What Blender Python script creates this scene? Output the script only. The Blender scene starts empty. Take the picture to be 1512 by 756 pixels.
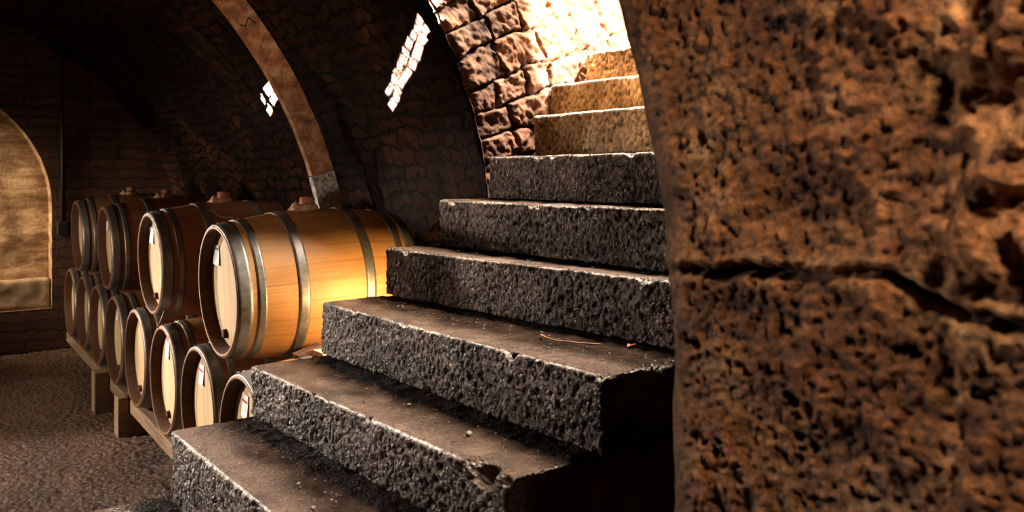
import bpy, bmesh, math, random
from mathutils import Vector, noise, Matrix

# World axes: X runs up the stairs (into the right-hand wall), Y runs down the length of the
# cellar, Z is up.  Units are metres; the photographer stands at the origin.
H = 1.71
rng = random.Random(7)
SC = bpy.context.scene
COL = SC.collection
SC.view_settings.view_transform = 'Standard'
SC.view_settings.look = 'None'

# ------------------------------------------------------------------ helpers
def link(name, me, mat=None, parent=None, smooth=True):
    if isinstance(me, bmesh.types.BMesh):
        m = bpy.data.meshes.new(name)
        bmesh.ops.recalc_face_normals(me, faces=me.faces[:])
        me.to_mesh(m); me.free(); me = m
    o = bpy.data.objects.new(name, me)
    COL.objects.link(o)
    if mat: me.materials.append(mat)
    if parent: o.parent = parent
    if smooth:
        for p in me.polygons: p.use_smooth = True
    return o

def tag(o, label=None, cat=None, group=None, kind=None):
    if label: o['label'] = label
    if cat: o['category'] = cat
    if group: o['group'] = group
    if kind: o['kind'] = kind
    return o

def empty(name, loc=(0, 0, 0), **k):
    o = bpy.data.objects.new(name, None); COL.objects.link(o)
    o.location = loc; o.empty_display_size = .1
    return tag(o, **k)

def fbm(p, oct=4):
    return noise.fractal(p, 1.0, 2.0, oct, noise_basis='PERLIN_ORIGINAL')

def sst(a, b, x):
    t = max(0., min(1., (x-a)/(b-a))); return t*t*(3-2*t)

def grid(fn, nu, nv, name='grid', tint=None):
    """fn(i/nu, j/nv) -> (Vector, (uvx, uvy)[, tint]) ; one mesh with UVs in metres"""
    vs, uv, tn = [], [], []
    for j in range(nv+1):
        for i in range(nu+1):
            r = fn(i/nu, j/nv)
            vs.append(r[0]); uv.append(r[1]); tn.append(r[2] if len(r) > 2 else .5)
    fs = []
    w = nu+1
    for j in range(nv):
        for i in range(nu):
            k = j*w+i; fs.append((k, k+1, k+1+w, k+w))
    me = bpy.data.meshes.new(name)
    me.from_pydata(vs, [], fs)
    l = me.uv_layers.new(name='UVMap')
    for lp in me.loops: l.data[lp.index].uv = uv[lp.vertex_index]
    add_tint(me, tn)
    return me

def add_tint(me, tn):
    at = me.color_attributes.new('tint', 'FLOAT_COLOR', 'POINT')
    for i, t in enumerate(tn):
        at.data[i].color = (t, t, t, 0) if not isinstance(t, tuple) else (*t, 0)[:4]

def stone_box(sx, sy, sz, res, r, warp, skip=(), name='stone'):
    """Rounded, densely meshed block.  warp(p, n) -> (position, tint).  res = (rx,ry,rz)."""
    n = [max(2, round(s/q)) for s, q in zip((sx, sy, sz), res)]
    S = (sx, sy, sz)
    idx, vs, tn, fs = {}, [], [], []
    def vert(k):
        if k in idx: return idx[k]
        p = Vector([S[a]*k[a]/n[a] for a in range(3)])
        c = Vector([min(max(p[a], r), S[a]-r) for a in range(3)])
        d = p-c
        if d.length < 1e-9: d = Vector((0, 0, 1))
        nn = d.normalized()
        q, t = warp(c+nn*r, nn)
        vs.append(q); tn.append(t); idx[k] = len(vs)-1
        return idx[k]
    for ax in range(3):
        b, c = (ax+1) % 3, (ax+2) % 3
        for side in (0, 1):
            if (ax, side) in skip: continue
            for i in range(n[b]):
                for j in range(n[c]):
                    q = []
                    for di, dj in ((0, 0), (1, 0), (1, 1), (0, 1)):
                        k = [0, 0, 0]; k[ax] = side*n[ax]; k[b] = i+di; k[c] = j+dj
                        q.append(vert(tuple(k)))
                    if not side: q.reverse()
                    fs.append(q)
    me = bpy.data.meshes.new(name); me.from_pydata(vs, [], fs); add_tint(me, tn)
    return me

def add_box(bm, lo, hi, bev=0):
    r = bmesh.ops.create_cube(bm, size=1)
    for v in r['verts']:
        for a in range(3): v.co[a] = lo[a] + (v.co[a]+.5)*(hi[a]-lo[a])
    if bev:
        es = {e for v in r['verts'] for e in v.link_edges}
        bmesh.ops.bevel(bm, geom=list(es), offset=bev, segments=2, affect='EDGES', profile=.5)

def lathe(bm, prof, seg=64, close=False):
    """profile of (x, r) about the local X axis"""
    rings = []
    for x, r in prof:
        rings.append([bm.verts.new((x, r*math.cos(2*math.pi*k/seg), r*math.sin(2*math.pi*k/seg))) for k in range(seg)])
    m = len(rings)
    for a in range(m if close else m-1):
        A, B = rings[a], rings[(a+1) % m]
        for k in range(seg):
            bm.faces.new((A[k], A[(k+1) % seg], B[(k+1) % seg], B[k]))
    return rings

def tube(bm, pts, r, seg=8):
    pts = [Vector(p) for p in pts]; rings = []
    for i, p in enumerate(pts):
        t = (pts[min(i+1, len(pts)-1)]-pts[max(i-1, 0)]).normalized()
        a = t.orthogonal().normalized(); b = t.cross(a)
        rr = r[i] if isinstance(r, (list, tuple)) else r
        rings.append([bm.verts.new(p+a*rr*math.cos(2*math.pi*k/seg)+b*rr*math.sin(2*math.pi*k/seg)) for k in range(seg)])
    for A, B in zip(rings, rings[1:]):
        for k in range(seg): bm.faces.new((A[k], A[(k+1) % seg], B[(k+1) % seg], B[k]))
    bm.faces.new(rings[0]); bm.faces.new(list(reversed(rings[-1])))

# ------------------------------------------------------------------ materials
class NT:
    def __init__(s, name):
        s.m = bpy.data.materials.new(name); s.m.use_nodes = True
        s.t = s.m.node_tree; s.n = s.t.nodes; s.b = s.n['Principled BSDF']
    def add(s, typ, ins=None, **props):
        nd = s.n.new(typ)
        for k, v in props.items(): setattr(nd, k, v)
        for k, v in (ins or {}).items(): s.put(nd.inputs[k], v)
        return nd
    def put(s, sock, v):
        if isinstance(v, bpy.types.NodeSocket): s.t.links.new(v, sock)
        elif isinstance(v, bpy.types.Node): s.t.links.new(v.outputs[0], sock)
        else: sock.default_value = v
    def set(s, **k):
        for a, v in k.items(): s.put(s.b.inputs[a.replace('_', ' ')], v)
    def math(s, op, a, b=0., c=0.):
        return s.add('ShaderNodeMath', {0: a, 1: b, 2: c}, operation=op).outputs[0]
    def ramp(s, fac, stops):
        r = s.add('ShaderNodeValToRGB', {0: fac}); e = r.color_ramp.elements
        while len(e) < len(stops): e.new(.5)
        for q, (p, c) in zip(e, stops): q.position = p; q.color = (*c, 1)
        return r.outputs[0]
    def noise(s, vec, scale, detail=6, rough=.6, dist=0., out=0):
        return s.add('ShaderNodeTexNoise', {'Vector': vec, 'Scale': scale, 'Detail': detail, 'Roughness': rough, 'Distortion': dist}).outputs[out]
    def mix(s, fac, a, b, blend='MIX'):
        m = s.add('ShaderNodeMix', data_type='RGBA', blend_type=blend)
        s.put(m.inputs[0], fac); s.put(m.inputs[6], a); s.put(m.inputs[7], b)
        return m.outputs[2]
    def bump(s, h, strength=.5, dist=.01, normal=None):
        ins = {'Height': h, 'Strength': strength, 'Distance': dist}
        if normal: ins['Normal'] = normal
        return s.add('ShaderNodeBump', ins).outputs[0]
    def obj(s): return s.add('ShaderNodeTexCoord').outputs['Object']
    def uv(s): return s.add('ShaderNodeTexCoord').outputs['UV']

def c4(c): return (*c, 1)

def rock(name, cols, scale=6., fine=70., bump=.5, bdist=.01, rough=(.55, .85), spec=.4, tint=1., pits=None, rim_glint=False, stint=(1, 1, 1, 1)):
    t = NT(name); P = t.obj()
    n1 = t.noise(P, scale, 8, .65, .3)
    k = [.32, .5, .68] if len(cols) == 3 else [.28, .43, .57, .72]
    col = t.ramp(n1, list(zip(k, cols)))
    n2 = t.noise(P, fine, 5, .7)
    col = t.mix(.55, col, t.ramp(n2, [(.3, (.35,)*3), (.7, (1.35, 1.3, 1.25))]), 'MULTIPLY')
    if tint:
        at = t.add('ShaderNodeAttribute', attribute_name='tint').outputs['Color']
        col = t.mix(tint, col, t.mix(1., at, (2., 2., 2., 1), 'MULTIPLY'), 'MULTIPLY')
    h = t.math('ADD', t.math('MULTIPLY', n2, .6), t.math('MULTIPLY', t.noise(P, fine*3.5, 3, .6), .25))
    if pits:
        v = t.add('ShaderNodeTexVoronoi', {'Vector': P, 'Scale': pits}).outputs[0]
        h = t.math('ADD', h, t.math('MULTIPLY', t.math('MINIMUM', v, .5), 1.1))
    rg = t.math('MULTIPLY_ADD', n2, rough[1]-rough[0], rough[0])
    if rim_glint:
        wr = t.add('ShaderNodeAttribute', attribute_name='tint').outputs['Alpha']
        col = t.mix(wr, col, (.62, .58, .55, 1)); rg = t.math('MULTIPLY_ADD', wr, -.10, rg)  # painted rim glint: paler and smoother step edge
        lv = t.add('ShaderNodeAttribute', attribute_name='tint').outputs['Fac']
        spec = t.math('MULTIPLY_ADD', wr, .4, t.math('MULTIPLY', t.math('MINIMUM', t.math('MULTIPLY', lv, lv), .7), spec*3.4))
    t.set(Base_Color=col, Roughness=rg, Specular_IOR_Level=spec, Specular_Tint=stint, Normal=t.bump(h, bump, bdist))
    return t.m

def brickwall(name, c1, c2, mortar, bw=.26, bh=.085, msize=.012, rough=.85, bump=.8, stain=.7):
    t = NT(name); U = t.uv()
    wob = t.noise(U, 6., 5, .7, out=1)
    vec = t.add('ShaderNodeMixRGB', {0: .075, 1: U, 2: wob}, blend_type='LINEAR_LIGHT').outputs[0]
    br = t.add('ShaderNodeTexBrick', {'Vector': vec, 'Color1': c4(c1), 'Color2': c4(c2), 'Mortar': c4(mortar), 'Scale': 1.,
               'Mortar Size': msize, 'Mortar Smooth': .6, 'Bias': -.1, 'Brick Width': bw, 'Row Height': bh})
    n = t.noise(U, 3.2, 8, .7, .4)
    col = t.mix(stain, br.outputs[0], t.ramp(n, [(.3, (.2, .2, .2)), (.5, (.8, .75, .7)), (.72, (1.6, 1.4, 1.2))]), 'MULTIPLY')
    f = t.noise(U, 45., 6, .7)
    h = t.math('SUBTRACT', t.math('MULTIPLY', f, .5), t.math('MULTIPLY', br.outputs[1], 1.))
    t.set(Base_Color=col, Roughness=rough, Specular_IOR_Level=.2, Normal=t.bump(h, bump, .02))
    return t.m

def stave_wood(name, base, dark, n=26, rough=.55, light=None):
    t = NT(name); P = t.obj()
    sx = t.add('ShaderNodeSeparateXYZ', {0: P})
    ang = t.math('MULTIPLY', t.math('ARCTAN2', sx.outputs[1], sx.outputs[2]), n/(2*math.pi))
    cell = t.math('FLOOR', ang); fr = t.math('FRACT', ang)
    info = t.add('ShaderNodeObjectInfo').outputs['Random']
    wn = t.add('ShaderNodeTexWhiteNoise', {'Vector': t.add('ShaderNodeCombineXYZ', {0: cell, 1: info}).outputs[0]}, noise_dimensions='3D').outputs[0]
    edge = t.math('MINIMUM', fr, t.math('SUBTRACT', 1., fr))
    line = t.math('SMOOTH_MIN', t.math('MULTIPLY', edge, 28.), 1., .1)
    gv = t.add('ShaderNodeCombineXYZ', {0: t.math('MULTIPLY_ADD', sx.outputs[0], 4., t.math('MULTIPLY', info, 30.)), 1: t.math('MULTIPLY', ang, 11.), 2: cell}).outputs[0]
    g = t.noise(gv, 1.2, 8, .65, .3)
    st = t.noise(P, 3., 5, .6)
    col = t.ramp(t.math('MULTIPLY_ADD', wn, .13, t.math('MULTIPLY_ADD', g, .6, .12)), [(.25, dark), (.6, base)] + ([(.9, light)] if light else []))
    col = t.mix(.4, col, t.ramp(st, [(.3, (.5, .45, .4)), (.6, (1.1, 1.1, 1.1))]), 'MULTIPLY')
    col = t.mix(1., col, t.ramp(line, [(0., (.74, .70, .66)), (1., (1, 1, 1))]), 'MULTIPLY')
    h = t.math('MULTIPLY_ADD', g, .25, line)
    t.set(Base_Color=col, Roughness=rough, Specular_IOR_Level=.35, Normal=t.bump(h, .25, .002))
    return t.m

def plank_wood(name, base, dark, width=.085, rough=.7, axis=1):
    t = NT(name); P = t.obj()
    sx = t.add('ShaderNodeSeparateXYZ', {0: P})
    a = t.math('DIVIDE', sx.outputs[axis], width)
    cell = t.math('FLOOR', a); fr = t.math('FRACT', a)
    info = t.add('ShaderNodeObjectInfo').outputs['Random']
    wn = t.add('ShaderNodeTexWhiteNoise', {'Vector': t.add('ShaderNodeCombineXYZ', {0: cell, 1: info}).outputs[0]}, noise_dimensions='3D').outputs[0]
    edge = t.math('MINIMUM', fr, t.math('SUBTRACT', 1., fr))
    line = t.math('MINIMUM', t.math('MULTIPLY', edge, 30.), 1.)
    o = 2 if axis == 1 else 1
    gv = t.add('ShaderNodeCombineXYZ', {0: t.math('MULTIPLY', sx.outputs[axis], 130.), 1: t.math('MULTIPLY', sx.outputs[o], 5.), 2: t.math('MULTIPLY', cell, 7.3)}).outputs[0]
    g = t.noise(gv, 1., 7, .65, .4)
    col = t.ramp(t.math('MULTIPLY_ADD', wn, .25, t.math('MULTIPLY_ADD', g, .6, .05)), [(.25, dark), (.6, base)])
    col = t.mix(1., col, t.ramp(line, [(0., (.5, .42, .36)), (1., (1, 1, 1))]), 'MULTIPLY')
    t.set(Base_Color=col, Roughness=rough, Specular_IOR_Level=.25, Normal=t.bump(t.math('MULTIPLY_ADD', g, .3, line), .3, .002))
    return t.m

def rough_wood(name, base, dark, scale=(3, 60, 60)):
    t = NT(name)
    mp = t.add('ShaderNodeMapping', {'Vector': t.obj(), 'Scale': scale})
    g = t.noise(mp.outputs[0], 1., 8, .65, .5)
    t.set(Base_Color=t.ramp(g, [(.3, dark), (.65, base)]), Roughness=.8, Specular_IOR_Level=.25, Normal=t.bump(g, .5, .004))
    return t.m

def metal(name, col, rough=.4, met=.7):
    t = NT(name); P = t.obj()
    n = t.noise(P, 9., 7, .7, .5)
    n2 = t.noise(P, 60., 4, .6)
    c = t.ramp(t.math('MULTIPLY_ADD', n2, .4, t.math('MULTIPLY', n, .6)), [(.3, tuple(x*.5 for x in col)), (.5, col), (.72, tuple(min(1, x*1.5) for x in col))])
    t.set(Base_Color=c, Metallic=met, Roughness=t.math('MULTIPLY_ADD', n, .3, rough-.12), Normal=t.bump(n2, .08, .002))
    return t.m

def plain(name, col, rough=.8, **k):
    t = NT(name)
    n = t.noise(t.obj(), 40., 4, .6)
    t.set(Base_Color=t.mix(.5, c4(col), t.ramp(n, [(.3, (.6,)*3), (.7, (1.2,)*3)]), 'MULTIPLY'), Roughness=rough, Specular_IOR_Level=.2, **k)
    return t.m

M = {}
M['step'] = rock('step_basalt', [(.013, .0065, .0038), (.034, .0175, .0105), (.078, .044, .028)], 9., 95., 1., .016, (.22, .50), .33, pits=75., rim_glint=True, stint=(1., .76, .62, 1))
M['steplit'] = rock('step_golden_lit', [(.13, .075, .035), (.26, .16, .08), (.40, .27, .15)], 9., 95., .7, .007, (.55, .8), .35, pits=75., rim_glint=True)  # upper steps: golden bounce light painted into the stone colour
M['mass'] = rock('stair_rubble', [(.012, .009, .008), (.03, .022, .018), (.05, .04, .03)], 5., 60., .6, .01, tint=0)
M['archdark'] = rock('far_rib_rubble', [(.012, .005, .003), (.04, .017, .009), (.09, .042, .022)], 5., 55., .7, .012, (.8, .95), .1)
M['arch'] = rock('arch_rubble', [(.05, .020, .012), (.13, .055, .032), (.21, .10, .055), (.32, .19, .11)], 7., 55., .7, .012, (.7, .95), .25)
M['pillar'] = rock('pillar_lava', [(.050, .020, .010), (.16, .062, .022), (.27, .115, .045), (.34, .20, .11)], 8., 110., .9, .010, (.55, .85), .35)
def pillar_mat():
    t = NT('pillar_lava'); P = t.obj()
    n1 = t.noise(P, 7., 8, .65, .3)
    col = t.ramp(n1, [(.30, (.060, .022, .010)), (.45, (.15, .058, .021)), (.58, (.25, .112, .045)), (.74, (.36, .22, .125))])
    fl_ = t.noise(P, 85., 5, .75, .4)
    col = t.mix(.85, col, t.ramp(fl_, [(.30, (.30, .26, .24)), (.48, (.95, .9, .85)), (.70, (2.0, 1.7, 1.35))]), 'MULTIPLY')
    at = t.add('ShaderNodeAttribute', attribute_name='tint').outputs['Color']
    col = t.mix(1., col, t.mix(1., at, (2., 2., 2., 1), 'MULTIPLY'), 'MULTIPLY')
    h = t.math('MULTIPLY_ADD', fl_, 1., t.math('MULTIPLY', t.noise(P, 260., 3, .6), .3))
    t.set(Base_Color=col, Roughness=t.math('MULTIPLY_ADD', fl_, .35, .5), Specular_IOR_Level=.3, Normal=t.bump(h, 1., .012))
    return t.m
M['pillar'] = pillar_mat()
M['rib'] = rock('rib_stone', [(.12, .048, .024), (.30, .125, .058), (.50, .32, .22)], 13., 70., .7, .004, tint=0)
M['ribgrey'] = rock('rib_base_stone', [(.06, .054, .05), (.26, .235, .22), (.55, .52, .50)], 38., 120., .7, .004, tint=0)
def mottled(name):
    t = NT(name); U = t.uv(); P = t.obj()
    wob = t.noise(U, 5., 5, .7, out=1)
    vec = t.add('ShaderNodeMixRGB', {0: .12, 1: U, 2: wob}, blend_type='LINEAR_LIGHT').outputs[0]
    br = t.add('ShaderNodeTexBrick', {'Vector': vec, 'Color1': (.9, .9, .9, 1), 'Color2': (.45, .45, .45, 1), 'Mortar': (.02, .018, .015, 1), 'Scale': 1.,
               'Mortar Size': .013, 'Mortar Smooth': .5, 'Bias': -.1, 'Brick Width': .21, 'Row Height': .085})
    n = t.noise(P, 1.3, 9, .72, .6)
    col = t.ramp(n, [(.36, (.008, .0028, .0016)), (.52, (.028, .0095, .0048)), (.62, (.075, .029, .013)), (.74, (.16, .08, .04))])  # near-black stone with random paler patches
    n2 = t.noise(P, 9., 7, .7, .5)
    pl = t.ramp(n2, [(.50, (0, 0, 0)), (.68, (.8, .8, .8))])
    col = t.mix(1., col, t.mix(pl, br.outputs[0], (.7, .7, .7, 1)), 'MULTIPLY')
    f = t.noise(U, 40., 6, .7)
    h = t.math('SUBTRACT', t.math('MULTIPLY_ADD', n2, 1.2, t.math('MULTIPLY', f, .4)), t.math('MULTIPLY', br.outputs[1], .7))
    t.set(Base_Color=col, Roughness=.9, Specular_IOR_Level=.12, Normal=t.bump(h, .9, .03))
    return t.m
M['vault'] = mottled('vault_dark_stone')
M['back'] = brickwall('back_brick', (.085, .038, .02), (.05, .024, .014), (.028, .014, .009), .55, .10, .009)
def niche_mat():
    t = NT('niche_stone'); P = t.obj()
    mp = t.add('ShaderNodeMapping', {'Vector': P, 'Scale': (2.2, 2.2, 9.)}).outputs[0]
    n1 = t.noise(mp, 1., 9, .68, .5); n2 = t.noise(P, 30., 6, .7)
    col = t.ramp(n1, [(.30, (.07, .035, .018)), (.45, (.22, .125, .062)), (.56, (.36, .225, .12)), (.72, (.50, .38, .25))])
    col = t.mix(.5, col, t.ramp(n2, [(.3, (.4, .38, .35)), (.65, (1.2, 1.2, 1.2))]), 'MULTIPLY')
    t.set(Base_Color=col, Roughness=.85, Specular_IOR_Level=.2, Normal=t.bump(t.math('MULTIPLY_ADD', n2, .5, n1), .7, .02))
    return t.m
M['niche'] = niche_mat()
M['sill'] = rock('sill_stone', [(.18, .11, .06), (.32, .21, .12), (.45, .32, .2)], 5., 60., .4, .006, tint=0)
M['chime'] = rough_wood('chime_dark', (.085, .036, .016), (.035, .014, .006))
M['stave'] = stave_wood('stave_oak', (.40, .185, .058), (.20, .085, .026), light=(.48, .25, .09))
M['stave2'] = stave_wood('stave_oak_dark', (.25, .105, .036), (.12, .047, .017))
M['head'] = plank_wood('head_oak', (.60, .43, .25), (.40, .26, .135))
M['hoop'] = metal('hoop_steel', (.20, .175, .155), .42, .75)
M['bung'] = plain('bung_cork', (.30, .12, .06))
M['cloth'] = plain('bung_cloth', (.38, .22, .14), .95)
M['paper'] = plain('tag_paper', (.80, .80, .82), .7)
M['red'] = plain('red_ink', (.6, .03, .04), .7)
M['green'] = plain('green_ink', (.05, .25, .16), .7)
M['ink'] = plain('black_ink', (.015, .012, .01), .8)
M['plug'] = plain('tap_plug', (.07, .03, .015), .8)
M['chalk'] = plain('chalk', (.34, .25, .2), .95)
M['beam'] = rough_wood('rack_timber', (.30, .20, .125), (.13, .085, .05), (40, 3, 40))
M['sleeper'] = rough_wood('sleeper_timber', (.33, .22, .135), (.12, .075, .045), (4, 40, 40))
M['wedge'] = rough_wood('wedge_wood', (.12, .05, .025), (.05, .02, .01))
M['board'] = rough_wood('board_wood', (.55, .38, .22), (.35, .22, .12))
M['cable'] = plain('cable_rubber', (.01, .009, .008), .6)
M['switch'] = plain('switch_plastic', (.02, .016, .013), .5)
M['twig'] = plain('twig_bark', (.16, .075, .035), .85)
M['leaf'] = plain('dry_leaf', (.33, .10, .04), .8)
M['straw'] = plain('straw', (.42, .25, .14), .8)
M['grit'] = rock('grit_stone', [(.03, .02, .015), (.07, .046, .034), (.17, .12, .09)], 30., 200., .3, .003, tint=0)

def floor_mat():
    t = NT('floor_gravel'); P = t.obj()
    v = t.add('ShaderNodeTexVoronoi', {'Vector': P, 'Scale': 30., 'Randomness': 1.})
    n = t.noise(P, 2.5, 6, .6)
    n2 = t.noise(P, 55., 6, .7)
    col = t.ramp(n, [(.3, (.065, .030, .015)), (.5, (.13, .062, .033)), (.7, (.20, .105, .06))])
    col = t.mix(.6, col, t.ramp(n2, [(.3, (.3, .28, .26)), (.7, (1.5, 1.4, 1.3))]), 'MULTIPLY')
    h = t.math('SUBTRACT', t.math('MULTIPLY', n2, .7), t.math('MULTIPLY', v.outputs[0], .9))
    t.set(Base_Color=col, Roughness=t.math('MULTIPLY_ADD', n2, .5, .14), Specular_IOR_Level=.6, Normal=t.bump(h, 1., .05))
    return t.m
M['floor'] = floor_mat()

# ------------------------------------------------------------------ the room
VC = (.03, H-.65); VR = 2.18                     # vault centre (x, z) and radius
X_WALL = VC[0]+VR
Y_END = 9.2

def fl(a, b):
    x, y = -2.3+a*4.55, -1.6+b*10.85
    if y < 1: return (Vector((x, y, 0)), (x, y))
    z = .012*fbm(Vector((x*2, y*2, 0)), 3) + .012*noise.noise(Vector((x*22, y*22, 3))) + .010*noise.noise(Vector((x*44, y*44, 5)))
    return (Vector((x, y, z-.008)), (x, y))
tag(link('floor', grid(fl, 300, 640), M['floor']), kind='structure')

def vprof(a):
    """a in 0..1 from the right wall's foot over the crown to the left wall's foot -> (x, z, length)"""
    s0 = VC[1]; arc = math.pi*VR; L = 2*s0+arc; d = a*L
    if d < s0: return X_WALL, d, d
    if d < s0+arc:
        t = (d-s0)/VR; return VC[0]+VR*math.cos(t), VC[1]+VR*math.sin(t), d
    return VC[0]-VR, VC[1]-(d-s0-arc), d
VL = 2*VC[1]+math.pi*VR
def vault_part(name, a0, a1, y0, y1, nu, nv):
    def fn(i, j):
        a = a0+i*(a1-a0); y = y0+j*(y1-y0)
        x, z, d = vprof(a)
        p = Vector((x, y, z))
        n = Vector((VC[0]-x, 0, (VC[1]-z) if z > VC[1] else 0)).normalized()
        return (p + n*(.035*fbm(p*2.2, 4)-.01), (y, d))
    return tag(link(name, grid(fn, nu, nv), M['vault']), kind='structure')
aw = VC[1]/VL                                        # top of the straight right wall
am = (VC[1]+.95*VR)/VL
vault_part('wall_right', 0, aw, 3.09, Y_END, 40, 160)
vault_part('ceiling', aw, 1-aw, 3.09, Y_END, 130, 160)
vault_part('ceiling', am, 1-aw, -1.6, 3.09, 70, 60)
vault_part('wall_left', 1-aw, 1, -1.6, Y_END, 16, 80)

def wall_mesh(name, o, ex, ez, w, h, mat, res=.08, amp=.02):
    o, ex, ez = Vector(o), Vector(ex), Vector(ez); n = ex.cross(ez)
    def fn(i, j):
        p = o+ex*(w*i)+ez*(h*j)
        return (p+n*amp*fbm(p*3, 3), (w*i, h*j))
    return tag(link(name, grid(fn, max(2, int(w/res)), max(2, int(h/res))), mat), kind='structure')
wall_mesh('wall_front', (2.3, -1.6, 0), (-1, 0, 0), (0, 0, 1), 4.6, 3.3, M['vault'])
wall_mesh('wall_stairwell', (1.75, 1.275, 0), (1, 0, 0), (0, 0, 1), 3.2, 4.2, M['vault'])
wall_mesh('wall_near', (1.75, -1.6, 0), (0, 1, 0), (0, 0, 1), 2.9, 3.3, M['vault'])

# end wall with its arched niche
NV, NZ, NR = -.222, H-.304, 1.27
SILL = H-1.302
def back_wall():
    bm = bmesh.new(); uvl = bm.loops.layers.uv.new('UVMap')
    top = 3.6
    arch = [(NV-NR, SILL)] + [(NV-NR*math.cos(t), NZ+NR*math.sin(t)) for t in [math.pi*k/40 for k in range(41)]] + [(NV+NR, SILL)]
    def V(x, z): return bm.verts.new((x, Y_END, z))
    for (x0, z0), (x1, z1) in zip(arch, arch[1:]):
        if abs(x0-x1) < 1e-6: continue
        bm.faces.new([V(x0, z0), V(x1, z1), V(x1, top), V(x0, top)])
    for x0, x1 in ((-2.3, NV-NR), (NV+NR, 2.4)):
        for k in range(12):
            za, zb = top*k/12, top*(k+1)/12
            bm.faces.new([V(x0, za), V(x1, za), V(x1, zb), V(x0, zb)])
    bm.faces.new([V(NV-NR, 0), V(NV+NR, 0), V(NV+NR, SILL), V(NV-NR, SILL)])
    bmesh.ops.remove_doubles(bm, verts=bm.verts[:], dist=1e-4)
    for f in bm.faces:
        for l in f.loops: l[uvl].uv = (l.vert.co.x, l.vert.co.z)
    return bm
tag(link('wall_back', back_wall(), M['back'], smooth=False), kind='structure')
def niche_reveal():
    bm = bmesh.new(); uvl = bm.loops.layers.uv.new('UVMap')
    arch = [(NV-NR, SILL)] + [(NV-NR*math.cos(t), NZ+NR*math.sin(t)) for t in [math.pi*k/40 for k in range(41)]] + [(NV+NR, SILL)]
    s = 0
    for (x0, z0), (x1, z1) in zip(arch, arch[1:]+arch[:1]):
        L = math.hypot(x1-x0, z1-z0)
        f = bm.faces.new([bm.verts.new(c) for c in ((x0, Y_END, z0), (x1, Y_END, z1), (x1, Y_END+.26, z1), (x0, Y_END+.26, z0))])
        for l, q in zip(f.loops, ((s, 0), (s+L, 0), (s+L, .55), (s, .55))): l[uvl].uv = q
        s += L
    return bm
tag(link('trim_1', niche_reveal(), M['niche'], smooth=False), kind='structure')
wall_mesh('wall_niche', (-1.7, Y_END+.25, .3), (1, 0, 0), (0, 0, 1), 3.0, 2.6, M['niche'], .05, .03)
def ledge_warp(p, n):
    q = p+Vector((NV-NR+.01, Y_END+.05, SILL+.002))
    return q+n*(.012*fbm(q*6, 4)), .5
def ledge(): return stone_box(2*NR-.02, .16, .29, (.03, .03, .025), .02, ledge_warp, name='ledge')
tag(link('trim_3', ledge(), M['sill']), kind='structure')

# ------------------------------------------------------------------ rubble arch beside the stairs
AC = (.108, H-.332); AR = 2.0; AY = 3.05
def course(th):
    c = th/.060
    return c
rows = {}
def row(k):
    if k not in rows:
        r = random.Random(k*31+5); b = [0.]; 
        while b[-1] < 2.2: b.append(b[-1]+r.uniform(.13, .27))
        b[0] = -.05
        rows[k] = (b, [r.uniform(0, 1) for _ in b], [r.uniform(0, 1) for _ in b])
    return rows[k]
def masonry(rho, th):
    """returns (height, tint) of hand-laid stones at polar position"""
    s = rho*th
    w1 = .026*fbm(Vector((rho*6, s*6, 1.7)), 4); w2 = .035*fbm(Vector((rho*6, s*6, 7.7)), 4)
    c = (th+w1/2.2)/.062+.55*noise.noise(Vector((th*7, 1.3, 0))); k = math.floor(c); fr = c-k
    hgt = .062*rho; far = sst(.40, .62, rho-AR)
    d1 = min(fr, 1-fr)*hgt
    b, rr, rt = row(k); x = rho-AR+w2
    i = 0
    while i+1 < len(b)-1 and x > b[i+1]: i += 1
    d2 = min(abs(x-b[i]), abs(b[i+1]-x))
    d = min(d1, d2)
    body = sst(.001, .011, d)
    f = fbm(Vector((rho*9, s*9, k*3.1+i)), 5)
    h = body*(.020+.022*rr[i])*(1-.6*far) + .022*f*(.4+.6*body) + .010*fbm(Vector((rho*26, s*26, 2)), 4)*(1+.8*far)
    tn = (.06+.31*body*(1-far)+.44*far)*(.6+.7*rt[i]*(1-.5*far))*(.8+.5*f+.3*far)  # sunlit zone's washed-out look put into the tint: paler, joints faded
    hue = rt[(i*3+1) % len(rt)]
    return h, (tn*(1+.12*hue), tn, tn*(1-.15*hue))
def arch_face(i, j):
    rho = AR+1.35*(i**1.0); th = -.25+1.25*j
    h, tn = masonry(rho, th)
    e = sst(0, .03, rho-AR)
    ro = rho + (1-sst(0, .12, rho-AR))*(.012*fbm(Vector((th*14, 3, 0)), 3))
    if th < 0: x, z = AC[0]+ro, AC[1]+th*AR*1.0
    else: x, z = AC[0]+ro*math.cos(th), AC[1]+ro*math.sin(th)
    return (Vector((x, AY+.03-h*(.4+.6*e), z)), (rho, th*rho), tn)
def arch_soffit(i, j):
    th = -.25+1.25*j; y = AY+.03-.02+.34*i
    h, tn = masonry(AR+.1+i*.34, th)
    ro = AR+.30*i-.3*h*sst(.3, .8, i) + (1-sst(0, .3, i))*.012*fbm(Vector((th*14, 3, 0)), 3)
    if th < 0: x, z = AC[0]+ro, AC[1]+th*AR
    else: x, z = AC[0]+ro*math.cos(th), AC[1]+ro*math.sin(th)
    return (Vector((x, y, z)), (i, th), tn)
ar = empty('rubble_arch', (AC[0]+AR, AY, .7), label='rough brown rubble masonry arch wall rising on the left of the stone stairs', cat='arch')
def off(me, o):
    me.transform(Matrix.Translation(-Vector(o.location))); return me
link('stone_face', off(grid(arch_face, 270, 420), ar), M['arch'], ar)
link('soffit', off(grid(arch_soffit, 44, 180), ar), M['arch'], ar)

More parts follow.
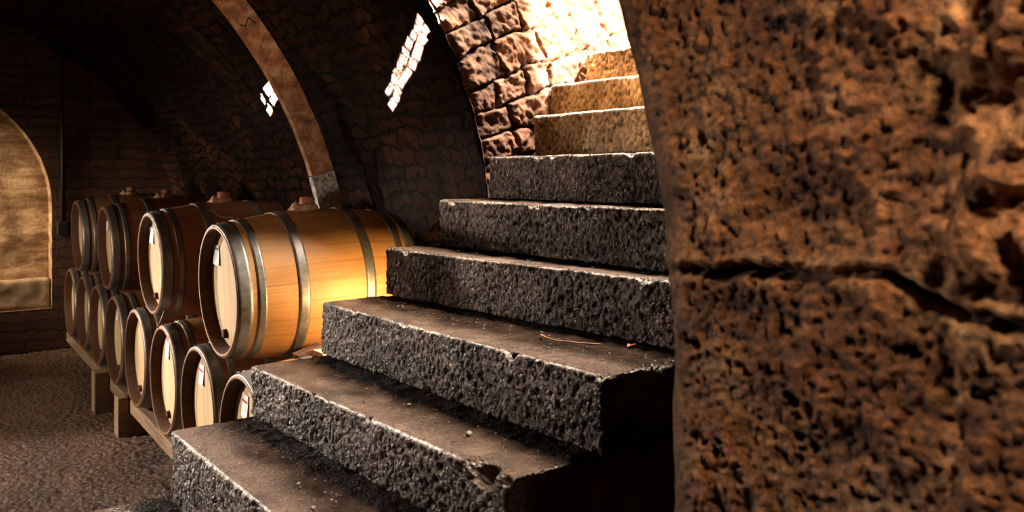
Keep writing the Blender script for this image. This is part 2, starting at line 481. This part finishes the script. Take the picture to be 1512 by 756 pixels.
# ------------------------------------------------------------------ slender stone rib
RC = (-.53, .98); RY = 4.5
def rib_mesh(t0, t1, r0, r1, yw, n, jag=0.):
    bm = bmesh.new(); rings = []
    for k in range(n+1):
        t = t0+(t1-t0)*k/n
        q = []
        for rr, y in ((r0, RY), (r1, RY), (r1, RY+yw), (r0, RY+yw)):
            w = .006*fbm(Vector((t*9, rr*8, y*3)), 3)
            q.append(bm.verts.new((RC[0]+(rr+w)*math.cos(t), y+w, RC[1]+(rr+w)*math.sin(t))))
        rings.append(q)
    for A, B in zip(rings, rings[1:]):
        for k in range(4): bm.faces.new((A[k], A[(k+1) % 4], B[(k+1) % 4], B[k]))
    bm.faces.new(rings[0]); bm.faces.new(rings[-1][::-1])
    es = [e for e in bm.edges if e.is_manifold and e.calc_face_angle(0) > .8]
    bmesh.ops.bevel(bm, geom=es, offset=.005, segments=2, affect='EDGES')
    return bm
RR0, RR1 = 2.478, 2.615
rb = empty('vault_rib', (1.95, RY, .97), label='slender curved stone rib springing up behind the barrels, orange with a grey foot', cat='arch rib')
def rlink(name, bm, mat):
    bm.transform(Matrix.Translation(-rb.location)); return link(name, bm, mat, rb, smooth=False)
ts = [.30, .42, .54, .75, .90, 1.06, 1.2]
for a, b in zip(ts, ts[1:]):
    rlink('voussoir', rib_mesh(a+.0005, b-.0005, RR0, RR1, .05, 14), M['rib'])
rlink('foot', rib_mesh(-.01, .298, RR0-.004, RR1+.002, .05, 24), M['ribgrey'])['label'] = 'pale grey speckled stone foot of the rib'
bm = bmesh.new()
mk = [(1.422, 2.546), (1.448, 2.541), (1.467, 2.592), (1.505, 2.566)]
tube(bm, [(x, RY-.001, z) for x, z in mk], .004, 6)
rlink('painted_mark', bm, M['ink'])['label'] = 'small black zigzag mark'
# brick rib further back, half sunk in the vault
def rib2():
    def fn(i, j):
        t = -.5+j*2.2
        prof = [(2.22, 5.85), (2.22, 5.62), (2.10, 5.60), (2.06, 5.6), (2.06, 6.0), (2.2, 6.02)]
        k = i*(len(prof)-1); a = min(int(k), len(prof)-2); f = k-a
        r = prof[a][0]*(1-f)+prof[a+1][0]*f; y = prof[a][1]*(1-f)+prof[a+1][1]*f
        h, tn = masonry(r+(y-5.6), t)
        w = .02*fbm(Vector((t*9, r*6, y*6)), 4)+.4*h
        return (Vector((.12+(r+.06-w)*math.cos(t), y-.4*w, H-.60+(r-w)*math.sin(t))), (y+r, t*2), tn)
    return grid(fn, 40, 150)
tag(link('trim_2', rib2(), M['archdark']), kind='structure')

# ------------------------------------------------------------------ the stone staircase
# (left end x, left end y, right end x, right end y, top z, height, depth)
Z = lambda zr: H+zr
STEPS = [
 (.447, 3.060, .50, 1.50, Z(-1.13), .24, .34),
 (.700, 2.985, .775, 1.45, Z(-.883), .245, .36),
 (.987, 3.010, 1.098, 1.531, Z(-.700), .186, .36),
 (1.281, 3.050, 1.372, 1.503, Z(-.495), .206, .36),
 (1.571, 3.070, 1.775, 1.315, Z(-.298), .198, .36),
 (1.805, 3.020, 1.90, 1.315, Z(-.099), .199, .36),
 (2.052, 3.010, 2.06, 1.315, Z(.090), .189, .36),
 (2.306, 3.000, 2.36, 1.315, Z(.284), .194, .36),
 (2.432, 3.040, 2.60, 1.315, Z(.440), .156, .36),
 (2.650, 3.020, 2.84, 1.315, Z(.612), .172, .40),
 (2.98, 3.02, 3.08, 1.315, Z(.80), .186, .40),
]
stair = empty('stone_staircase', (.7, 2.25, 0), label='worn dark stone staircase climbing from the cellar floor to the sunlit doorway', cat='staircase')
def make_step(k, xl, yl, xr, yr, zt, h, dep):
    L = yl-yr; first = k <= 3
    dents = []
    if k == 2: dents = [(1.640, .045, .05), (1.545, .02, .025)]
    rgen = random.Random(k)
    for _ in range(5): dents.append((rgen.uniform(yr, yl), rgen.uniform(.008, .022), rgen.uniform(.01, .022)))
    seed = Vector((k*7.3, k*3.1, k*1.7))
    def warp(p, n):
        # p.x depth 0..dep, p.y 0..L along the step, p.z 0..h
        y = yr+p.y
        s = (y-yr)/L
        q = Vector((xr+(xl-xr)*s+p.x, y, zt-h+p.z))
        front = max(0., -n.x); topf = max(0., n.z)
        b = q+seed
        # tooled riser: short vertical chisel pits
        t1 = noise.noise(Vector((0, b.y*70, b.z*48)))
        t2 = noise.noise(Vector((3, b.y*130, b.z*85)))
        big = fbm(b*5, 4)
        d = front*(.0068*t1+.0052*t2+.008*big-.002)
        d += topf*(.0035*fbm(b*7, 4)+.0009*noise.noise(b*60) - .006*math.exp(-((p.x-.12)/.12)**2)*math.sin(math.pi*min(1, max(0, s))))
        q0 = q
        if n.x < -.2 and n.z > .2:                 # worn front arris
            d -= .006*max(0, noise.noise(Vector((k, b.y*14, 0))))+.003*abs(noise.noise(Vector((k, b.y*50, 2))))
        d += abs(n.y)*(.006*big+.003*t2)
        if topf > .5: d += sst(.07, .2, p.x+.05*big)*(.005*fbm(b*20, 3)+.002*t2)
        q = q+n*d*(1 if abs(n.x) < .15 or n.z < .15 else .6)
        for dy, rad, dp in dents:
            e = math.exp(-((y-dy)/rad)**2-((p.z-h)/(rad*.8))**2-(p.x/(rad*.9))**2)
            q += Vector((dp*.8*e, 0, -dp*.9*e))
        dirt = max(.04, .52+.20*big+.62*(t1+.6*t2)*front)  # shade of the chisel pits painted into the riser tone
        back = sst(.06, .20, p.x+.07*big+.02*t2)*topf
        rim_glint = 0.
        if n.x < -.15 and n.z > .15: rim_glint = max(0, min(1, .55+.9*noise.noise(Vector((k, b.y*9, 4)))+.5*t2))*sst(.95, .7, n.z)*(0, 1, .9, .5, .35, .35, .35, .7, .7, .7, .7)[k]  # bright glint painted along the front arris
        if topf > .5: dirt *= 1.15-.85*back  # dirt, with corner shade painted in, at the back of the tread
        else: dirt *= .8+.35*sst(0, h, p.z)  # riser darker towards its foot
        return q, (dirt, dirt, dirt, rim_glint)
    fine = 1 if k <= 5 else 1.35
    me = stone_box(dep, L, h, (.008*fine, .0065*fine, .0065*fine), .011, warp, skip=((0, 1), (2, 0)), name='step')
    o = link('step', off(me, stair), M['step'] if k <= 6 else M['steplit'], stair)
    if k >= 7: o['label'] = 'stone step with golden bounce light in its colour'
for k, s in enumerate(STEPS): make_step(k, *s)
# rubble mass that carries the slabs
def mass():
    bm = bmesh.new()
    for k, (xl, yl, xr, yr, zt, h, dep) in enumerate(STEPS):
        x0 = max(xl, xr)+.07; x1 = (max(STEPS[k+1][0], STEPS[k+1][2])+.07) if k+1 < len(STEPS) else 3.6
        if x1 <= x0: continue
        add_box(bm, (x0, max(yr+.03, 1.34), 0.0), (x1, yl-.05, zt-h-.004), 0)
    bmesh.ops.translate(bm, verts=bm.verts[:], vec=-Vector(stair.location))
    return bm
link('rubble_base', mass(), M['mass'], stair, smooth=False)

# ------------------------------------------------------------------ foreground pillar
PX = .90
def edge_y(z):
    zr = z-H
    return .840 + (max(0, zr+.30)**2)*.36
ZJ = 1.575
def pillar():
    Y0, Z0, Z1 = -.10, 0.0, 3.0
    def warp(p, n):
        # p.x depth, p.y from right (0) to left edge, p.z height
        z = p.z/.2*1.08 if p.z < .2 else (1.08+(p.z-.2)/2.6*.98 if p.z < 2.8 else 2.06+(p.z-2.8)/.2*.94)
        y = Y0+p.y*(edge_y(z)-Y0)/(.94)
        q = Vector((PX+p.x, y, z))
        if not (1.07 < z < 2.07):
            return q, .4
        front = max(0., -n.x)
        dl = edge_y(z)-y                      # distance from the left edge
        marg = sst(.012, .06, dl)             # smooth drafted margin
        b = Vector((q.y, q.z, 0))
        big = fbm(b*7, 4)
        med = .7*fbm(Vector((q.y*42, q.z*48, 1)), 4)+.5*noise.noise(Vector((q.y*105, q.z*120, 3)))
        v = noise.voronoi(Vector((q.y*46+.6*med, q.z*56, .4+.1*big)))[0]
        pit = sst(.27, .05, v[0])
        v2 = noise.voronoi(Vector((q.y*17+.5*med, q.z*23+.3*med, 9.)))[0]
        pit2 = sst(.26, .06, v2[0])
        low = sst(ZJ+.02, ZJ-.04, z)
        d = marg*(.010*big+.0085*med-.011*pit*(.15+.85*low)-.019*pit2*(.10+.90*low)) + .004*big
        # joints
        zj = ZJ+.010*fbm(Vector((q.y*9, 0, 4)), 3)-.03*sst(.52, .40, y)+.018*sst(.74, .6, y)
        gj = math.exp(-((z-zj-.006*noise.noise(Vector((y*45, 2, 2))))/.007)**2)*sst(.01, .06, dl)*(.45+.9*max(0, fbm(Vector((q.y*8, 3, 1)), 2)+.35))
        yj = .425+.006*fbm(Vector((q.z*9, 0, 8)), 3)
        vj = math.exp(-((y-yj)/.008)**2)
        d -= .030*gj
        right = sst(yj, yj-.02, y)
        up = sst(ZJ-.02, ZJ+.03, z)
        d += right*(.016+up*(.03*fbm(b*16, 4)))+.006*vj
        lip = math.exp(-((z-zj-.015)/.009)**2)+.6*math.exp(-((z-zj+.016)/.010)**2)
        d += .004*lip
        q = q+n*d*(1 if front > .3 else .4)
        lum = .60-.06*low+.30*big+.42*med+.30*vj+.25*right*up-.20*pit*marg*(.1+.9*low)-.30*pit2*(.1+.9*low)-.50*gj  # shade inside the pits painted into the tint
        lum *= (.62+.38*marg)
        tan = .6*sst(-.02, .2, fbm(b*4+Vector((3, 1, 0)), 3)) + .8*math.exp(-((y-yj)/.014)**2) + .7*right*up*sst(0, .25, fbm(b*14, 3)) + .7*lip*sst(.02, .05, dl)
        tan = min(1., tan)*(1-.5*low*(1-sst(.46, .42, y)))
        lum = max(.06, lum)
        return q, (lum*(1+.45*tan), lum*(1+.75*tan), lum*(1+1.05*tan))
    n = .0036
    return stone_box(.55, .94, Z1, (.05, n, n*2.6), .018, warp, skip=((0, 1), (2, 0), (2, 1)), name='pillar')
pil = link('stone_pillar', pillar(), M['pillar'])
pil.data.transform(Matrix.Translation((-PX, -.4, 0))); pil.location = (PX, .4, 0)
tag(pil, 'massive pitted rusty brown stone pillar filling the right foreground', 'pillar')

# ------------------------------------------------------------------ barrels
BL, R0, RB = .90, .30, .350
def rad(x): return RB-(RB-R0)*abs((x-BL/2)/(BL/2))**2.0
HOOPS = [(.004, .066), (.088, .124), (.262, .312), (BL-.312, BL-.262), (BL-.124, BL-.088), (BL-.066, BL-.004)]
REC = .058
def staves_bm():
    bm = bmesh.new()
    p = [(REC+.012, .270), (.006, .2825), (0, .287), (0, .297), (.004, R0)]
    p += [(.004+(BL-.008)*k/26, rad(.004+(BL-.008)*k/26)) for k in range(1, 26)]
    p += [(BL-.004, R0), (BL, .297), (BL, .287), (BL-.006, .2825), (BL-REC-.012, .270)]
    lathe(bm, p, 72); return bm
def head_bm(x, s):
    bm = bmesh.new()
    rings = lathe(bm, [(x+s*.012, .274), (x, .268), (x, .2), (x, .1)], 72)
    bm.faces.new(rings[-1]); return bm
def hoop_bm(x0, x1):
    bm = bmesh.new(); n = 4; prof = []
    for k in range(n+1):
        x = x0+(x1-x0)*k/n; prof.append((x, rad(x)+.0035+(.0012 if k in (1, 3) else 0)))
    prof = [(x0, rad(x0)-.002)] + prof + [(x1, rad(x1)-.002)]
    lathe(bm, prof, 72)
    xm = (x0+x1)/2
    for dx, a in ((-.012, .25), (.012, .25), (0, .17)):   # rivets at the lap joint
        r = rad(xm)+.004
        g = bmesh.ops.create_icosphere(bm, subdivisions=1, radius=.0065)
        bmesh.ops.translate(bm, verts=g['verts'], vec=(xm+dx*(x1-x0)/.05, r*math.sin(a), r*math.cos(a)))
    return bm
def bung_bm():
    bm = bmesh.new()
    for rr, z0, z1, r1 in ((.031, RB-.004, RB+.058, .038),):
        a = bmesh.ops.create_cone(bm, segments=20, radius1=rr, radius2=r1, depth=z1-z0, cap_ends=True)
        bmesh.ops.translate(bm, verts=a['verts'], vec=(BL/2, 0, (z0+z1)/2))
    es = [e for e in bm.edges if e.calc_face_angle(0) > .8]
    bmesh.ops.bevel(bm, geom=es, offset=.004, segments=2, affect='EDGES')
    return bm
def cloth_bm():
    bm = bmesh.new()
    n = 40
    rings = []
    for j, (r, z) in enumerate(((.026, .022), (.036, .030), (.048, .016), (.055, -.002))):
        q = []
        for k in range(n):
            a = 2*math.pi*k/n
            w = 1+.35*noise.noise(Vector((math.cos(a)*3, math.sin(a)*3, j*.9)))
            x, y = r*w*1.25*math.cos(a), r*w*math.sin(a)
            zz = math.sqrt(max(0, RB*RB-y*y))+z*(1+.8*noise.noise(Vector((math.cos(a)*4, math.sin(a)*4, j+5))))
            q.append(bm.verts.new((BL/2-.02+x, y, zz+.002)))
        rings.append(q)
    for A, B in zip(rings, rings[1:]):
        for k in range(n): bm.faces.new((A[k], A[(k+1) % n], B[(k+1) % n], B[k]))
    return bm
def plug_bm():
    bm = bmesh.new()
    lathe(bm, [(REC-.018, .001), (REC-.018, .018), (REC-.014, .021), (REC+.004, .022)], 18)
    bmesh.ops.translate(bm, verts=bm.verts[:], vec=(0, .07, -.213))
    return bm

def children(o): return [c for c in COL.objects if c.parent == o]
def copy_tree(o, parent=None, keep=lambda c: True):
    c = o.copy(); COL.objects.link(c); c.parent = parent
    for ch in children(o):
        if keep(ch): copy_tree(ch, c, keep)
    return c

proto = empty('oak_barrel')
PARTS = []
st = link('staves', staves_bm(), M['stave'], proto)
st.data.materials.append(M['chime'])
for p in st.data.polygons:
    c = p.center
    if math.hypot(c.y, c.z) < .2845: p.material_index = 1
link('head', head_bm(REC, 1), M['head'], proto)
link('head', head_bm(BL-REC, -1), M['head'], proto)
for h in HOOPS: link('hoop', hoop_bm(*h), M['hoop'], proto)
bg = link('bung', bung_bm(), M['bung'], proto)
link('bung_cloth', cloth_bm(), M['cloth'], bg)
link('tap_plug', plug_bm(), M['plug'], proto)

def paper_tag(parent, dy, dz, w, h, mark=None, tilt=0.):
    bm = bmesh.new(); n = 4
    g = [[bm.verts.new((REC-.004-.006*(1-j/n)**2, -w/2+w*i/n, -h/2+h*j/n)) for i in range(n+1)] for j in range(n+1)]
    for j in range(n):
        for i in range(n): bm.faces.new((g[j][i], g[j][i+1], g[j+1][i+1], g[j+1][i]))
    rot = Matrix.Translation((0, dy, dz)) @ Matrix.Rotation(tilt, 4, 'X')
    bm.transform(rot)
    t = link('paper_tag', bm, M['paper'], parent); t['label'] = 'white paper tag'
    if mark:
        bm = bmesh.new()
        xs = REC-.0065
        if mark == 'green':
            for k in range(4): add_box(bm, (xs-.001, -w*.42+k*w*.22, h*.28), (xs, -w*.42+k*w*.22+w*.16, h*.36))
        else:
            add_box(bm, (xs-.001, -w*.35, h*.16), (xs, w*.46, h*.24))
        bm.transform(rot)
        link('tag_mark', bm, M[mark], t, smooth=False)['label'] = mark+' ink mark'
    return t

S = .700
UZ, LZ, U1, VH = H-.526, H-1.148, 3.81, 1.095
TILT = math.radians(-2.3)
upper = [
 ('large golden oak barrel nearest the stairs on the upper tier, lamp-lit side and tagged head', 'green'),
 ('upper tier oak barrel with chalk squiggle on its side, second from the stairs', 'plain'),
 ('upper tier oak barrel, third from the stairs, between chalk-marked and farthest barrels', 'faint'),
 ('upper tier oak barrel farthest from the stairs, beside the dark end wall', None)]
dark = {}
for i, (lab, mk) in enumerate(upper):
    b = proto if i == 0 else copy_tree(proto)
    tag(b, lab, 'barrel', 'oak barrels on the upper tier')
    b.location = (VH+(0, .01, -.005, .005)[i], U1+2*S*i+(0, .01, 0, -.01)[i], UZ+(0, .004, 0, .006)[i])
    b.rotation_euler = (math.radians((0, 3, -2, 4)[i]), TILT, math.radians((0, .6, -.5, .4)[i]))
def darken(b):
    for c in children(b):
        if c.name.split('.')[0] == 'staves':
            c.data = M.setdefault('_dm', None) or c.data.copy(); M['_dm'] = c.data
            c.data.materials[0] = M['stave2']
ub = [o for o in COL.objects if o.name.startswith('oak_barrel')]
lower = [
 ('lower tier oak barrel half hidden behind the second visible stair slab', 'red', -.5),
 ('lower tier oak barrel below the golden barrel, its tag marked red, left of stair-hidden barrel', 'red', .5),
 ('lower tier oak barrel whose foot meets the left corner of the lowest stair slab', 'plain', 1.5),
 ('lower tier oak barrel directly behind the nearer timber sleeper end', None, 2.5),
 ('lower tier oak barrel with small red marked tag, between the two timber sleeper ends', 'redsmall', 3.5),
 ('lower tier oak barrel directly behind the farther timber sleeper end', None, 4.5),
 ('lower tier oak barrel under the farthest upper barrel, last one with a lit head', None, 5.5),
 ('unlit lower tier oak barrel in the darkness at the far end of the row', None, 6.5)]
lb = []
for lab, mk, n in lower:
    b = copy_tree(proto, keep=lambda c: c.name.split('.')[0] not in ('bung',))
    tag(b, lab, 'barrel', 'oak barrels on the lower tier'); lb.append((b, mk))
    j = rng.uniform(-.008, .008)
    b.location = (VH+j, U1+n*S, LZ); b.rotation_euler = (math.radians(rng.uniform(-4, 4)), 0, 0)
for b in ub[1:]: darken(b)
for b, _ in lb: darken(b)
paper_tag(ub[0], .165, .150, .085, .095, 'green', .05)
paper_tag(ub[1], .150, .150, .085, .10)
paper_tag(ub[2], .150, .160, .06, .07)
for b, mk in lb:
    if mk == 'red': paper_tag(b, .095, .150, .075, .105, 'red', .12)
    if mk == 'plain': paper_tag(b, .100, .150, .075, .10)
    if mk == 'redsmall': paper_tag(b, .13, .15, .06, .06, 'red')
# chalk squiggle on the second upper barrel
bm = bmesh.new()
pts = []
for t in range(25):
    s = t/24
    ang = .62-.5*s                                   # around the barrel, towards the camera side
    x = .30+.13*s+.05*math.sin(s*6.5)
    ang = .42+.14*math.cos(s*7)+.25*(s-.4)
    r = rad(x)+.001
    pts.append((x, -r*math.sin(ang), r*math.cos(ang)))
tube(bm, pts, .0045, 6)
link('chalk_mark', bm, M['chalk'], ub[1])['label'] = 'pale chalk squiggle'

# ------------------------------------------------------------------ timber rack under the barrels
def timber(name, boxes, mat, org, label, group):
    bm = bmesh.new()
    for lo, hi in boxes: add_box(bm, lo, hi, .006)
    bmesh.ops.translate(bm, verts=bm.verts[:], vec=-Vector(org))
    o = link(name, bm, mat, smooth=False); o.location = org
    return tag(o, label, 'rail' if name == 'timber_rail' else 'sleeper', group)
timber('timber_rail', [((1.118, 3.2, .145), (1.205, 8.75, .232))], M['beam'], (1.165, 5.9, .145),
       'long squared timber rail under the front ends of the lower barrels', None)
timber('timber_rail', [((1.80, 3.2, .145), (1.90, 8.75, .222))], M['beam'], (1.85, 5.9, .145),
       'timber rail under the back ends of the lower barrels, by the wall', None)
for y, x0, h, lab in ((5.91, 1.045, .250, 'squared timber sleeper end on the gravel, nearer the stairs'),
                      (6.61, 1.015, .285, 'squared timber sleeper end on the gravel, farther from the stairs')):
    timber('timber_sleeper', [((x0, y-.065, -.01), (1.112, y+.065, h)), ((1.100, y-.065, -.01), (1.95, y+.065, .142))],
           M['sleeper'], (1.4, y, 0), lab, 'timber sleepers under the barrel rails')
bm = bmesh.new(); tube(bm, [(0, 0, -.01), (0, 0, .06)], .012, 8)
o = link('iron_peg', bm, M['ink']); o.location = (1.135, 5.80, .24)
tag(o, 'short dark iron peg standing on the front timber rail beside the nearer sleeper', 'peg')

# wooden wedge and board beside the golden barrel
bm = bmesh.new()
v = [bm.verts.new(c) for c in ((-.09, -.03, 0), (.09, -.03, 0), (.09, .03, 0), (-.09, .03, 0), (.09, -.03, .05), (.09, .03, .05), (-.09, -.03, .006), (-.09, .03, .006))]
for f in ((0, 3, 2, 1), (6, 4, 5, 7), (0, 1, 4, 6), (3, 7, 5, 2), (1, 2, 5, 4), (0, 6, 7, 3)): bm.faces.new([v[k] for k in f])
w = link('wooden_wedge', bm, M['wedge'], smooth=False); w.location = (1.41, 3.515, .912); w.rotation_euler = (0, 0, math.radians(8)); w.scale = (.7, .9, .7)
tag(w, 'small dark wooden wedge jammed under the golden barrel beside the stairs', 'wedge')
bm = bmesh.new(); add_box(bm, (-.11, -.05, 0), (.11, .05, .022), .003)
w = link('wooden_board', bm, M['board'], smooth=False); w.location = (1.53, 3.425, .914); w.rotation_euler = (0, 0, .06)
tag(w, 'short pale wooden board lying on a lower barrel next to the stairs', 'board')

# straw-coloured stick leaning in front of the lower barrels
bm = bmesh.new(); tube(bm, [(1.06, 4.80, .874), (1.10, 4.90, .892), (1.14, 5.00, .930)], [.006, .005, .003], 6)
o = link('wooden_stick', bm, M['straw']); tag(o, 'thin pale stick poking up between two lower barrels under the chalk-marked barrel', 'stick')

# cable and switch on the end wall
cb = empty('wall_cable', (1.139, Y_END-.012, 1.2), label='thin black cable hanging down the dark end wall to a small switch box', cat='cable')
bm = bmesh.new(); tube(bm, [(0, 0, z) for z in (.05, .6, 1.2, 1.75)], .012, 8); link('cable', bm, M['cable'], cb)
bm = bmesh.new(); add_box(bm, (-.05, -.04, -.07), (.05, .012, .06), .01); link('switch_box', bm, M['switch'], cb, smooth=False)

# ------------------------------------------------------------------ litter on the treads
def surf(k, s, d):
    xl, yl, xr, yr, zt, h, dep = STEPS[k]
    return Vector((xr+(xl-xr)*s+d, yr+(yl-yr)*s, zt))
def pebble(bm, p, r):
    g = bmesh.ops.create_icosphere(bm, subdivisions=1, radius=r)
    sc = (rng.uniform(.7, 1.4), rng.uniform(.7, 1.4), rng.uniform(.5, .8))
    for v in g['verts']:
        v.co = Vector([v.co[a]*sc[a]*rng.uniform(.8, 1.2) for a in range(3)])+p
bm = bmesh.new()
for k in range(1, 5):
    for _ in range(150):
        s = rng.random()**1.2; d = .03+.24*rng.random()**.6
        pebble(bm, surf(k, s, d)+Vector((0, 0, -.001)), rng.uniform(.0012, .0035))
tag(link('stone_grit', bm, M['grit'], smooth=False), 'fine gritty stone crumbs and dirt scattered over the lower stair treads', 'grit', kind='stuff')
PB = [(1, .40, .10, .007, 'small pebble on the lowest visible tread near its front edge'),
      (1, .52, .14, .006, 'small pebble in the middle of the lowest visible tread'),
      (2, .45, .16, .008, 'small pebble on the second visible tread, near the riser behind'),
      (2, .22, .13, .009, 'pale pebble on the second visible tread near its chipped right end'),
      (4, .17, .13, .010, 'dark pebble on the fourth visible tread beside the pillar')]
for k, s, d, r, lab in PB:
    bm = bmesh.new(); pebble(bm, Vector((0, 0, 0)), r)
    o = link('pebble', bm, M['grit'], smooth=False); o.location = surf(k, s, d)+Vector((0, 0, r*.3))
    tag(o, lab, 'pebble', 'pebbles on the stair treads')
bm = bmesh.new()
tube(bm, [(1.55, 1.98, 1.222), (1.53, 1.93, 1.224), (1.525, 1.87, 1.224), (1.56, 1.80, 1.224), (1.58, 1.74, 1.228)], .0025, 6)
tag(link('dry_twig', bm, M['twig']), 'thin brown twig lying on the third visible stair tread', 'twig')
bm = bmesh.new()
pts = [(-.018, 0, .002), (-.006, .012, .008), (.006, .009, .004), (.020, .002, .010), (.007, -.006, .004), (-.004, -.014, .009)]
c = bm.verts.new((0, 0, .003)); vs = [bm.verts.new(p) for p in pts]
for a, b in zip(vs, vs[1:]+vs[:1]): bm.faces.new((c, a, b))
o = link('dry_leaf', bm, M['leaf'], smooth=False); o.location = (1.665, 1.70, 1.218)
tag(o, 'curled rusty dry leaf on the third visible tread near the pillar', 'leaf')

# ------------------------------------------------------------------ light
def aim(o, target):
    d = Vector(target)-o.location
    o.rotation_euler = d.to_track_quat('-Z', 'Y').to_euler()
def spot(name, loc, to, power, col, deg, blend=.3, size=.1, sx=1., sy=1.):
    l = bpy.data.lights.new(name, 'SPOT'); l.energy = power; l.color = col
    l.spot_size = math.radians(deg); l.spot_blend = blend; l.shadow_soft_size = size
    o = bpy.data.objects.new(name, l); COL.objects.link(o); o.location = loc; aim(o, to); o.scale = (sx, sy, 1)
    return o
def area(name, loc, to, power, col, w, h, spread=180):
    l = bpy.data.lights.new(name, 'AREA'); l.shape = 'RECTANGLE'; l.size = w; l.size_y = h
    l.energy = power; l.color = col; l.spread = math.radians(spread)
    o = bpy.data.objects.new(name, l); COL.objects.link(o); o.location = loc; aim(o, to)
    return o
# daylight from a doorway at the far left: low, raking along the cellar
spot('door_light', (-1.5, 8.4, 1.68), (1.2, 3.0, .80), 1250, (1., .87, .74), 50, .35, .14, 1., .46)
spot('head_fill', (-1.75, 6.5, 1.25), (1.25, 6.3, .85), 260, (1., .84, .66), 110, .45, .15, 1., .45)  # added spot to brighten the farther barrel heads
spot('floor_fill', (-2.0, 6.6, 1.5), (.1, 4.8, 0), 560, (1., .84, .68), 62, .5, .1)  # added fill for the gravel outside the door spot's cone
spot('end_wall_fill', (-.6, 6.2, 2.4), (.8, 9.2, 1.7), 24, (1., .75, .5), 70, .8, .3)  # added weak fill that lifts the end wall
spot('arris_glint_spot', (-1.42, 8.6, 2.44), (.80, 2.4, .92), 420, (1., .93, .86), 16, .5, .12)  # added spot for the glint on the lowest step edges
# warm lamp behind the photographer, raking across the pillar
spot('lamp_near', (.53, -.25, 2.6), (.90, .48, 1.55), 98, (1., .78, .55), 64, .35, .07)
# added spot to brighten the slender rib
spot('rib_fill', (-.6, .6, 1.5), (1.7, 4.5, 2.25), 215, (1., .78, .58), 25, .6, .1)
# lamp in the gap between stairs and barrels
area('lamp_glow', (1.74, 3.12, 1.06), (1.62, 3.8, 1.06), 14, (1., .66, .28), .40, .12)
# sun and sky coming down the stairwell
spot('sun_stairwell', (3.0, 1.55, 3.5), (3.06, 3.05, 2.62), 6500, (1., .91, .74), 46, .10, .03)
area('sky_stairwell', (3.0, 2.2, 4.4), (2.35, 2.2, 2.0), 440, (1., .90, .74), .5, .8, 100)
area('bounce_stairwell', (1.9, 2.0, 2.9), (2.9, 2.2, 2.2), 11, (1., .66, .30), .4, .4, 90)
# two slivers of sunlight on the vault
def sliver(p0, p1, width, power, dist=2.2):
    p0, p1 = Vector(p0), Vector(p1); c = (p0+p1)/2; ax = (p1-p0)
    nrm = Vector((VC[0]-c.x, 0, VC[1]-c.z)).normalized()
    nrm = (nrm-ax.normalized()*nrm.dot(ax.normalized())).normalized()
    l = bpy.data.lights.new('sunbeam', 'AREA'); l.shape = 'RECTANGLE'; l.size = width; l.size_y = ax.length
    l.energy = power; l.color = (1., .93, .80); l.spread = math.radians(.3)
    o = bpy.data.objects.new('sunbeam', l); COL.objects.link(o)
    z = nrm; y = ax.normalized(); x = y.cross(z)
    o.matrix_world = Matrix.Translation(c+nrm*dist) @ Matrix((x, y, z)).transposed().to_4x4()
# sun patch as a double row of beams, gaps standing in for mortar joints
P0, P1 = Vector((1.957, 3.86, 2.076)), Vector((1.75, 3.02, 2.405))
A_ = (P1-P0).normalized(); N_ = Vector((VC[0]-1.86, 0, VC[1]-2.24)).normalized()
S_ = A_.cross(N_).normalized(); LN = (P1-P0).length
r2 = random.Random(11)
for side, wd, off_ in ((1, .046, .0265), (-1, .040, -.0235)):
    d = .0 if side > 0 else .07
    while d < LN-.02:
        l_ = r2.uniform(.06, .15); e = min(LN, d+l_)
        if r2.random() < 1.1:
            w_ = wd*r2.uniform(.72, .98); o_ = S_*(off_+r2.uniform(-.005, .005))
            sk = S_*r2.uniform(-.008, .008)
            sliver(P0+A_*d+o_-sk, P0+A_*(e-r2.uniform(.010, .020))+o_+sk, w_, 760*w_*(e-d))
        d = e

SPOTS = (((1.845, 5.276, 2.268), (1.822, 5.12, 2.302), .065, 20), ((1.878, 5.50, 2.216), (1.855, 5.38, 2.252), .05, 11),
         ((1.886, 5.289, 2.204), (1.858, 5.13, 2.247), .045, 13), ((1.922, 5.52, 2.14), (1.893, 5.34, 2.19), .045, 14))
for p0, p1, w_, e_ in SPOTS: sliver(p0, p1, w_, e_)
# niche
area('niche_light', (-.9, Y_END-.15, 2.1), (.7, Y_END+.25, 1.2), 26, (1., .80, .55), .3, .3, 70)
# weak warm fill of the vault
area('vault_fill', (-.6, 4.6, 2.5), (1.7, 4.6, 2.7), 8, (1., .62, .38), 1.2, 1.2)

w = bpy.data.worlds.new('World'); SC.world = w; w.use_nodes = True
w.node_tree.nodes['Background'].inputs[0].default_value = (.02, .012, .008, 1)
w.node_tree.nodes['Background'].inputs[1].default_value = .1

# ------------------------------------------------------------------ camera
cam = bpy.data.cameras.new('Camera'); co = bpy.data.objects.new('Camera', cam); COL.objects.link(co)
co.location = (0, 0, H); co.rotation_euler = (math.pi/2, 0, -.6286)
cam.sensor_width = 36; cam.sensor_fit = 'HORIZONTAL'
cam.lens = 1200/1512*36; cam.shift_y = -(378-261)/1512
cam.clip_start = .05
cam.dof.use_dof = True; cam.dof.focus_distance = 2.9; cam.dof.aperture_fstop = 4.2
SC.camera = co
